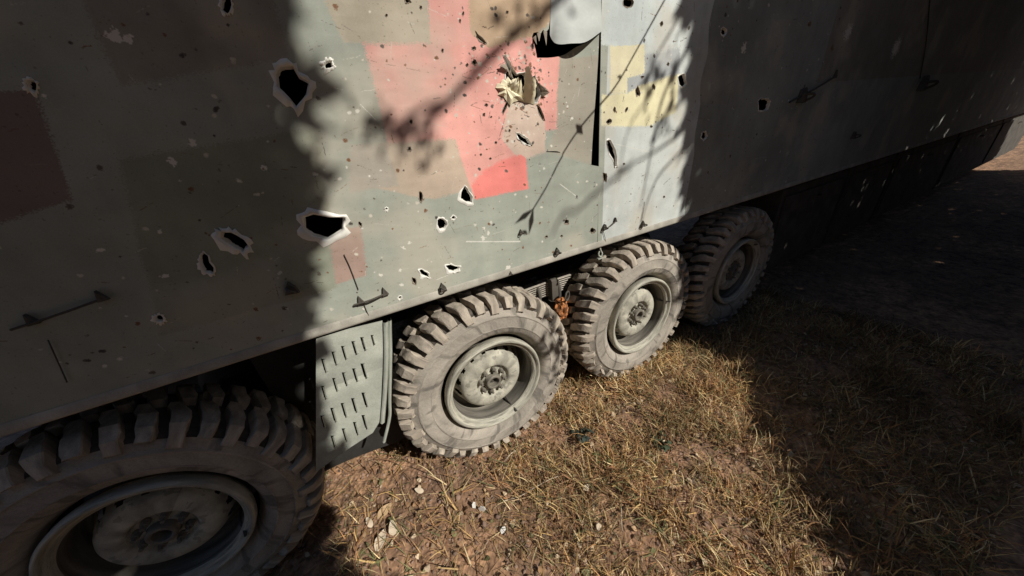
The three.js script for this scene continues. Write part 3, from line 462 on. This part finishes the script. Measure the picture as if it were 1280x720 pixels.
const rightTree = tree('unseen_shade_tree', 'unseen tree behind the photographer, crown added to shade the rear of the truck', [[3.3, 7.2], [3.4, 5.75], [3.64, 4.45], [3.74, 3.75], [3.96, 3.05], [3.2, 2.45], [2.35, 1.95], [1.95, 1.5], [2.1, 0.9], [3, 0.4], [6.6, 0.5], [7.2, 3], [7.0, 6], [5.6, 7.8], [3.9, 8.0]], 3.5, 0.6, 44000, 0.15,
  [[[[5.0, -0.1, 3.7], [4.95, 1.5, 3.7], [5.1, 3.2, 3.6], [4.9, 5.6, 3.5]], 0.17, 0.05], [[[5.0, 1.7, 3.7], [4.3, 3.4, 3.6], [3.8, 5.2, 3.6]], 0.08, 0.02], [[[5.05, 2.1, 3.65], [5.8, 4, 3.6], [6.2, 5.6, 3.4]], 0.08, 0.02]]);
tree('unseen_shade_tree', 'unseen tree added furthest right behind the photographer to shade the rear end', [[6.9, 7.6], [6.5, 5.5], [6.6, 3], [6.2, 0.8], [8, 0.3], [14.4, 0.6], [15.6, 3.5], [15, 6.4], [12, 7.9], [8, 8]], 3.7, 0.7, 46000, 0.18, [[[[9.4, -0.1, 3.8], [9.45, 2, 3.8], [9.3, 4, 3.7], [9.4, 6, 3.6]], 0.17, 0.05]]);
// bough added to the right tree to cut skylight on the truck rear
srand(88);
{
  const L = []; for (let i = 0; i < 26000; i++) { const z = rr(0.4, 3.4), x = rr(2.75, 10.5) + 0.55 * z * 0.75, y = 4.1 + 0.5 * vn(x * 1.1, z * 1.3) + rr(0, 1.5) * (0.5 + 0.7 * vn(x * 0.9 + 7, z)); L.push([V(x, y, z), 0.15 * rr(0.7, 1.3), R()]); }
  part('added_bough_leaves', leaves(L), leafMat, rightTree);
  for (const [a, b] of [[3.9, 0.8], [6.0, 0.7], [8.4, 0.9]]) part('limb', taper([V(5.0, 2.6, 3.6), V((5 + a) / 2, 4.0, 3.0), V(a, 4.7, b + 0.9), V(a - 0.2, 4.9, b)], 0.07, 0.015, 24), mBark, rightTree);
}
// limbs reaching over, whose shadows cross the truck
const over = (px, py, t) => P(px, py).addScaledVector(SUN, t);
srand(99);
{
  const t1 = 3.3, limb = [[820, -130], [740, -40], [690, 8], [640, 46], [612, 74], [580, 106], [548, 140], [516, 166]].map(([x, y]) => over(x, y, t1));
  part('limb', taper([V(4.3, 3.4, 3.6), V(3.9, 5.2, 3.5), ...limb], 0.045, 0.012, 60), mBark, rightTree);
  part('limb', taper([over(560, 128, t1), over(530, 135, t1), over(490, 160, t1), over(474, 172, t1)], 0.012, 0.006, 16), mBark, rightTree);
  const L = [];
  const clump = (px, py, t, r, n, s) => { for (let i = 0; i < n; i++) { const c = over(px, py, t); L.push([c.add(V(rr(-r, r), rr(-r, r), rr(-r, r))), s * rr(0.7, 1.2), R()]); } };
  clump(480, 162, t1, 0.035, 9, 0.075); clump(534, 190, t1, 0.035, 9, 0.08); clump(508, 168, t1, 0.05, 6, 0.07); clump(515, 200, t1, 0.05, 3, 0.05); clump(455, 145, t1, 0.06, 4, 0.05); clump(634, 40, t1, 0.035, 6, 0.07); clump(655, 52, t1, 0.03, 3, 0.05);
  clump(818, 86, 3.0, 0.045, 14, 0.08); clump(838, 138, 3.0, 0.04, 11, 0.08); clump(826, 160, 3.0, 0.03, 4, 0.06); clump(842, 168, 3.0, 0.03, 5, 0.06); clump(690, 20, t1, 0.08, 5, 0.06);
  for (const q of [[[860, 60], [838, 100], [826, 130], [812, 200], [800, 262]], [[870, 150], [840, 175], [800, 200], [770, 214]]]) part('limb', taper(q.map(([x, y]) => over(x, y, 3.0)), 0.012, 0.004, 24), mBark, rightTree);
  part('limb', taper([[790, 205], [756, 233], [735, 250], [722, 263], [704, 268], [690, 294]].map(([x, y]) => over(x, y, 4.2)), 0.014, 0.006, 30), mBark, rightTree);
  for (let i = 0; i < 60; i++) { const t = R(); L.push([over(684 + 16 * t, 405 + 70 * t, 2.4).add(V(rr(-0.06, 0.06), rr(-0.07, 0.07), rr(-0.06, 0.06))), 0.075 * rr(0.7, 1.2), R()]); }
  for (const [q, t, r] of [[[[720, -30], [690, 10], [668, 48], [652, 92]], 3.4, 0.007], [[[652, 40], [618, 58], [590, 90]], 3.2, 0.006], [[[870, -10], [838, 40], [812, 90], [806, 140]], 2.6, 0.007], [[[850, 190], [822, 222], [806, 262], [799, 290]], 3.0, 0.008], [[[812, 120], [786, 160], [772, 230]], 3.4, 0.006], [[[560, 126], [530, 150], [512, 196]], 3.3, 0.006], [[[700, 0], [640, 8], [596, 30]], 3.6, 0.006]]) part('limb', taper(q.map(([x, y]) => over(x, y, t)), r, r * 0.5, 20), mBark, rightTree);
  clump(842, 96, 2.8, 0.05, 7, 0.07); clump(806, 145, 3.0, 0.03, 4, 0.05); clump(590, 92, 3.2, 0.03, 3, 0.05); clump(838, 60, 2.7, 0.04, 4, 0.06); clump(515, 170, 3.3, 0.05, 7, 0.06); clump(490, 182, 3.3, 0.05, 5, 0.05); clump(655, 10, 3.5, 0.08, 5, 0.05);
  // near twig with a crisp shadow
  const tw = [[860, -50], [828, 5], [800, 55], [768, 110], [748, 133], [727, 158], [700, 200], [684, 232], [666, 262]].map(([x, y], i) => over(x, y, 0.82).add(V(0, 0, 0)));
  part('twig', taper([V(3.6, 4.6, 3.2), V(2.6, 4.2, 2.0), ...tw], 0.0065, 0.0045, 70, 6), mBark, rightTree);
  const blade = (a, b, w) => { const A = over(...a, 0.82), B = over(...b, 0.82), d = B.clone().sub(A), n = V(-d.y, d.x, 0).normalize().multiplyScalar(w), m = A.clone().lerp(B, 0.5), e = 0.004; const g = geo([A.x, A.y, A.z, m.x + n.x, m.y + n.y, m.z, B.x, B.y, B.z, m.x - n.x, m.y - n.y, m.z, m.x, m.y, m.z + e, m.x, m.y, m.z - e], [0, 1, 4, 1, 2, 4, 2, 3, 4, 3, 0, 4, 1, 0, 5, 2, 1, 5, 3, 2, 5, 0, 3, 5]); g.setAttribute('color', new THREE.Float32BufferAttribute(new Array(18).fill(0.06), 3)); return g; };
  part('twig_leaf', [blade([667, 258], [661, 294], 0.016), blade([668, 260], [643, 280], 0.016), blade([652, 288], [660, 293], 0.014), blade([722, 152], [733, 164], 0.024), blade([771, 96], [778, 96], 0.01)], leafMat, rightTree);
  part('leaf_cluster', leaves(L), leafMat, rightTree);
}
// trees beyond the rear of the truck
srand(131);
for (const [x, z, w, h, lab] of [[22, -3.4, 2.4, 6, 'bushy tree nearer to the rear end of the truck'], [26, 1.6, 2.8, 7, 'tall bushy tree furthest from the truck']]) {
  const pts = []; for (let i = 0; i < 16; i++) { const a = i / 16 * Math.PI * 2; pts.push([x + Math.cos(a) * w * rr(0.85, 1.15), h * 0.54 + Math.sin(a) * h * 0.5 * rr(0.9, 1.1)]); }
  const t = top('bushy_tree', lab, 'tree'); part('trunk', taper([V(x, -0.1, z), V(x + 0.1, h * 0.3, z), V(x, h * 0.7, z)], 0.15, 0.05), mBark, t);
  const L = []; for (let i = 0; i < 5200; i++) { const a = rr(0, 6.28), u = Math.pow(R(), 0.4), e = rr(-1, 1), q = Math.sqrt(1 - e * e); const lump = 0.75 + 0.4 * vn(a * 2, e * 4 + x); L.push([V(x + Math.cos(a) * q * w * u * lump, Math.max(0.1, h * 0.5 + e * h * 0.5 * u * lump), z + Math.sin(a) * q * w * u * lump), rr(0.12, 0.24), R()]); }
  part('crown', leaves(L), leafMat, t);
}

// ------------------------------------------------------------------ litter on the ground
srand(201);
function inst(name, g, mat, n, place, label, category) {
  const m = new THREE.InstancedMesh(g, mat, n), d = new THREE.Object3D(), c = new THREE.Color();
  for (let i = 0; i < n; i++) { d.position.set(0, 0, 0); d.rotation.set(0, 0, 0); d.scale.set(1, 1, 1); place(d, c, i); d.updateMatrix(); m.setMatrixAt(i, d.matrix); m.setColorAt(i, c); }
  m.name = name; m.castShadow = m.receiveShadow = true; tag(m, label, category, null, 'stuff'); return m;
}
function spot(bare) {                                               // a place on the ground; bare = chance kept on bare soil
  for (;;) { const x = rr(-2.4, 3.6), z = rr(-2.2, 1.75); if (z < -0.5 && R() < 0.5) continue; if (soilAt(x, z) > R() && R() > bare) continue; if (bare < 0.5 && vn(x * 5.5 + 3, z * 5.5) < R() * 0.95) continue; return [x, z]; }
}
const straw = new THREE.MeshStandardMaterial({ color: 0xffffff, roughness: 0.8, side: THREE.DoubleSide });
function bladeGeo(bend, w) { const pos = [], idx = []; for (let i = 0; i <= 5; i++) { const t = i / 5, x = t, y = bend * Math.sin(t * 2.2), ww = w * (1 - t * t * 0.9); pos.push(x, y, -ww, x, y + w * 0.4, 0, x, y, ww); } for (let i = 0; i < 5; i++) for (let k = 0; k < 2; k++) { const a = i * 3 + k, b = a + 3; idx.push(a, a + 1, b, a + 1, b + 1, b); } return geo(pos, idx); }
const STRAW = [[0.48, 0.33, 0.14], [0.42, 0.27, 0.10], [0.32, 0.19, 0.08], [0.58, 0.45, 0.24], [0.16, 0.09, 0.045], [0.13, 0.13, 0.05], [0.36, 0.18, 0.07], [0.24, 0.12, 0.06]];
const grass = group('dry_grass', scene); tag(grass, 'matted dry yellow-brown grass covering the ground beside the wheels', 'grass', null, 'stuff');
for (let v = 0; v < 4; v++) grass.add(inst('grass_blade', bladeGeo([0.12, 0.28, 0.45, -0.05][v], [0.022, 0.017, 0.02, 0.03][v]), straw, 17000, (d, c) => {
  const [x, z] = spot(0.22), tuft = vn(x * 6, z * 6), s = rr(0.035, 0.13) * (0.6 + 0.8 * tuft);
  d.position.set(x, groundY(x, z) + rr(-0.004, 0.03) * tuft, z); d.rotation.set(rr(-0.4, 0.4), rr(0, 6.28), R() < 0.75 ? rr(-0.05, 0.45) : rr(0.5, 1.3)); d.scale.set(s, s, s * rr(0.7, 1.3));
  const k = STRAW[Math.floor(R() * STRAW.length)], b = rr(0.65, 1.4) * (0.5 + 1.05 * vn(x * 3.1 + 9, z * 3.1)); c.setRGB(k[0] * b, k[1] * b, k[2] * b);
}));
grass.children.forEach((m) => { delete m.userData.label; delete m.userData.category; });
const litterGeo = (() => { const pos = [], idx = []; for (let j = 0; j <= 4; j++) for (let i = 0; i <= 2; i++) { const t = j / 4, s = i - 1, w = 0.36 * Math.sin(Math.PI * (0.08 + t * 0.86)); pos.push(t - 0.5, 0.22 * s * s * w + 0.16 * Math.sin(t * 5), s * w); } for (let j = 0; j < 4; j++) for (let i = 0; i < 2; i++) { const a = j * 3 + i, b = a + 3; idx.push(a, a + 1, b, a + 1, b + 1, b); } return geo(pos, idx); })();
scene.add(inst('leaf_litter', litterGeo, straw, 12000, (d, c) => {
  const [x, z] = spot(0.4), s = rr(0.010, 0.034) * (R() < 0.12 ? 1.6 : 1); d.position.set(x, groundY(x, z) + rr(0.002, 0.022), z); d.rotation.set(rr(-0.7, 0.7), rr(0, 6.28), rr(-0.7, 0.7)); d.scale.set(s, s, s);
  const k = [[0.26, 0.15, 0.07], [0.18, 0.10, 0.05], [0.36, 0.24, 0.13], [0.12, 0.08, 0.05], [0.52, 0.40, 0.26], [0.16, 0.15, 0.06]][Math.floor(R() * 6)], b = rr(0.7, 1.3); c.setRGB(k[0] * b, k[1] * b, k[2] * b);
}, 'brown fallen leaves and chaff scattered through the dry grass', 'leaf litter'));
const clodGeo = (() => { const g = new THREE.IcosahedronGeometry(1, 1), p = g.attributes.position; for (let i = 0; i < p.count; i++) { const k = 0.75 + 0.5 * fbm(p.getX(i) * 1.7 + 5, p.getY(i) * 1.7 + p.getZ(i) * 2.3, 2); p.setXYZ(i, p.getX(i) * k, p.getY(i) * k * 0.7, p.getZ(i) * k); } g.computeVertexNormals(); return g; })();
scene.add(inst('soil_crumbs', clodGeo, new THREE.MeshStandardMaterial({ color: 0xffffff, roughness: 1 }), 11000, (d, c) => {
  const [x, z] = spot(1), s = rr(0.003, 0.011) * (R() < 0.06 ? 2.0 : 1); d.position.set(x, groundY(x, z) + s * 0.2, z); d.rotation.set(rr(0, 6), rr(0, 6), rr(0, 6)); d.scale.set(s, s * 0.8, s); const b = rr(0.6, 1.25); c.setRGB(0.30 * b, 0.20 * b, 0.145 * b);
}, 'crumbs of reddish brown soil and grit over the bare earth', 'soil'));

// single things lying on the ground
const mPale = new THREE.MeshStandardMaterial({ color: S(0.56, 0.46, 0.33), roughness: 0.8, side: THREE.DoubleSide }), mWhite = new THREE.MeshStandardMaterial({ color: S(0.74, 0.71, 0.64), roughness: 0.7, side: THREE.DoubleSide }), mTan = new THREE.MeshStandardMaterial({ color: S(0.52, 0.36, 0.2), roughness: 0.85, side: THREE.DoubleSide });
function lying(name, label, cat, px, py, g, mat, s, lift, rot) { const p = G(px, py), m = new THREE.Mesh(g, mat); m.name = numbered(name); const y = groundY(p.x, p.z); const q = G(px, py, y); m.position.set(q.x, groundY(q.x, q.z) + lift, q.z); m.rotation.set(...rot); m.scale.setScalar(s); m.castShadow = m.receiveShadow = true; tag(m, label, cat); scene.add(m); }
const longLeaf = (() => { const g = litterGeo.clone(); g.scale(1.2, 1, 0.9); return g; })();
const flake = (() => { const s = new THREE.Shape([[-0.5, -0.2], [-0.1, -0.35], [0.4, -0.25], [0.5, 0.1], [0.15, 0.32], [-0.35, 0.25]].map(([x, y]) => new THREE.Vector2(x, y))); const g = new THREE.ExtrudeGeometry(s, { depth: 0.08, bevelEnabled: true, bevelSize: 0.05, bevelThickness: 0.04, bevelSegments: 2 }); g.rotateX(-Math.PI / 2); return g; })();
lying('pale_scrap', 'upright white scrap, brightest speck on the ground below the near wheel', 'scrap', 603, 638, flake, mWhite, 0.05, 0.02, [0.9, 0.4, 0.9]);
lying('pale_scrap', 'small white scrap just left of the brightest upright one', 'scrap', 593, 633, flake, mWhite, 0.035, 0.016, [0.6, 1.2, 0.5]);
lying('pale_scrap', 'flat white chip lying lower than the upright white scraps', 'scrap', 629, 664, flake, mWhite, 0.034, 0.014, [0.4, 0.3, 0.2]);
lying('pale_scrap', 'white chip lying in dry grass at the lower right', 'scrap', 748, 661, flake, mPale, 0.045, 0.02, [0.7, 2.0, 0.4]);
lying('dry_leaf', 'large pale curled leaf lowest on the bare soil at left', 'leaf', 477, 678, longLeaf, mPale, 0.085, 0.022, [0.5, 0.9, 0.1]);
lying('dry_leaf', 'tan curled leaf on bare soil, topmost of the left leaves', 'leaf', 482, 641, longLeaf, mTan, 0.085, 0.02, [0.4, 0.4, 0.2]);
lying('dry_leaf', 'pale upright leaf right of the lowest left leaf', 'leaf', 493, 664, longLeaf, mPale, 0.075, 0.026, [0.4, 1.5, 0.7]);
lying('dry_leaf', 'small pale leaf left of the tan curled leaf', 'leaf', 463, 655, longLeaf, mPale, 0.055, 0.018, [0.5, 1.9, 0.2]);
lying('dry_leaf', 'pale leaf on dark soil between tan leaf and near wheel', 'leaf', 525, 615, longLeaf, mPale, 0.05, 0.018, [0.6, 2.4, 0.3]);
lying('dry_leaf', 'pale pinkish leaf in the grass right of centre', 'leaf', 732, 613, longLeaf, mPale, 0.05, 0.022, [0.5, 0.2, 0.3]);
function stalk(label, a, b, r, mat) { const A = G(...a), B = G(...b), p = []; for (let i = 0; i <= 6; i++) { const q = A.clone().lerp(B, i / 6); q.y = groundY(q.x, q.z) + 0.035 + 0.02 * Math.sin(i * 0.8 + r * 900); p.push(q); } const m = new THREE.Mesh(taper(p, r, r * 0.6, 24, 6), mat); m.name = numbered('straw_stalk'); m.castShadow = m.receiveShadow = true; tag(m, label, 'stalk'); scene.add(m); }
stalk('long pale straw stalk lying across the middle of the grass', [630, 628], [700, 601], 0.004, mPale);
stalk('thinner straw stalk just below the long pale one', [640, 630], [712, 606], 0.0028, mTan);
stalk('pale stalk under the far wheel pointing down right', [776, 566], [812, 588], 0.0045, mPale);
stalk('thin stalk standing out of grass near the lower right', [778, 668], [776, 640], 0.003, mPale);
stalk('straw stalk curving below the near wheel', [622, 590], [645, 566], 0.005, mPale);
function weed(label, px, py, r, n, col) {
  const q = G(px, py), t = top('weed', label, 'plant', [q.x, groundY(q.x, q.z), q.z]), L = [], st = []; const mat = new THREE.MeshStandardMaterial({ color: S(...col), roughness: 0.75, side: THREE.DoubleSide });
  for (let i = 0; i < n; i++) { const a = rr(0, 6.28), h = rr(0.3, 1) * r, tip = V(Math.cos(a) * h * 0.8, h * rr(0.5, 1.1), Math.sin(a) * h * 0.8); st.push(taper([V(0, -0.01, 0), V(tip.x * 0.4, tip.y * 0.7, tip.z * 0.4), tip], 0.002, 0.001, 6, 4)); const g = litterGeo.clone(); g.scale(r * 0.42, r * 0.42, r * 0.42); g.rotateX(rr(-0.5, 0.5)); g.rotateY(-a); g.rotateZ(rr(-0.4, 0.6)); g.translate(tip.x, tip.y, tip.z); L.push(g); }
  part('stem', st, mat, t); part('foliage', L, mat, t);
}
weed('dark green weed in the grass right of the near wheel', 727, 549, 0.09, 22, [0.03, 0.045, 0.03]);
weed('dark green weed low at the right under the far wheel', 824, 560, 0.08, 20, [0.04, 0.06, 0.025]);
weed('yellow-green weed in the grass beside the dark green one', 752, 578, 0.07, 20, [0.16, 0.16, 0.05]);

renderer.render(scene, camera);
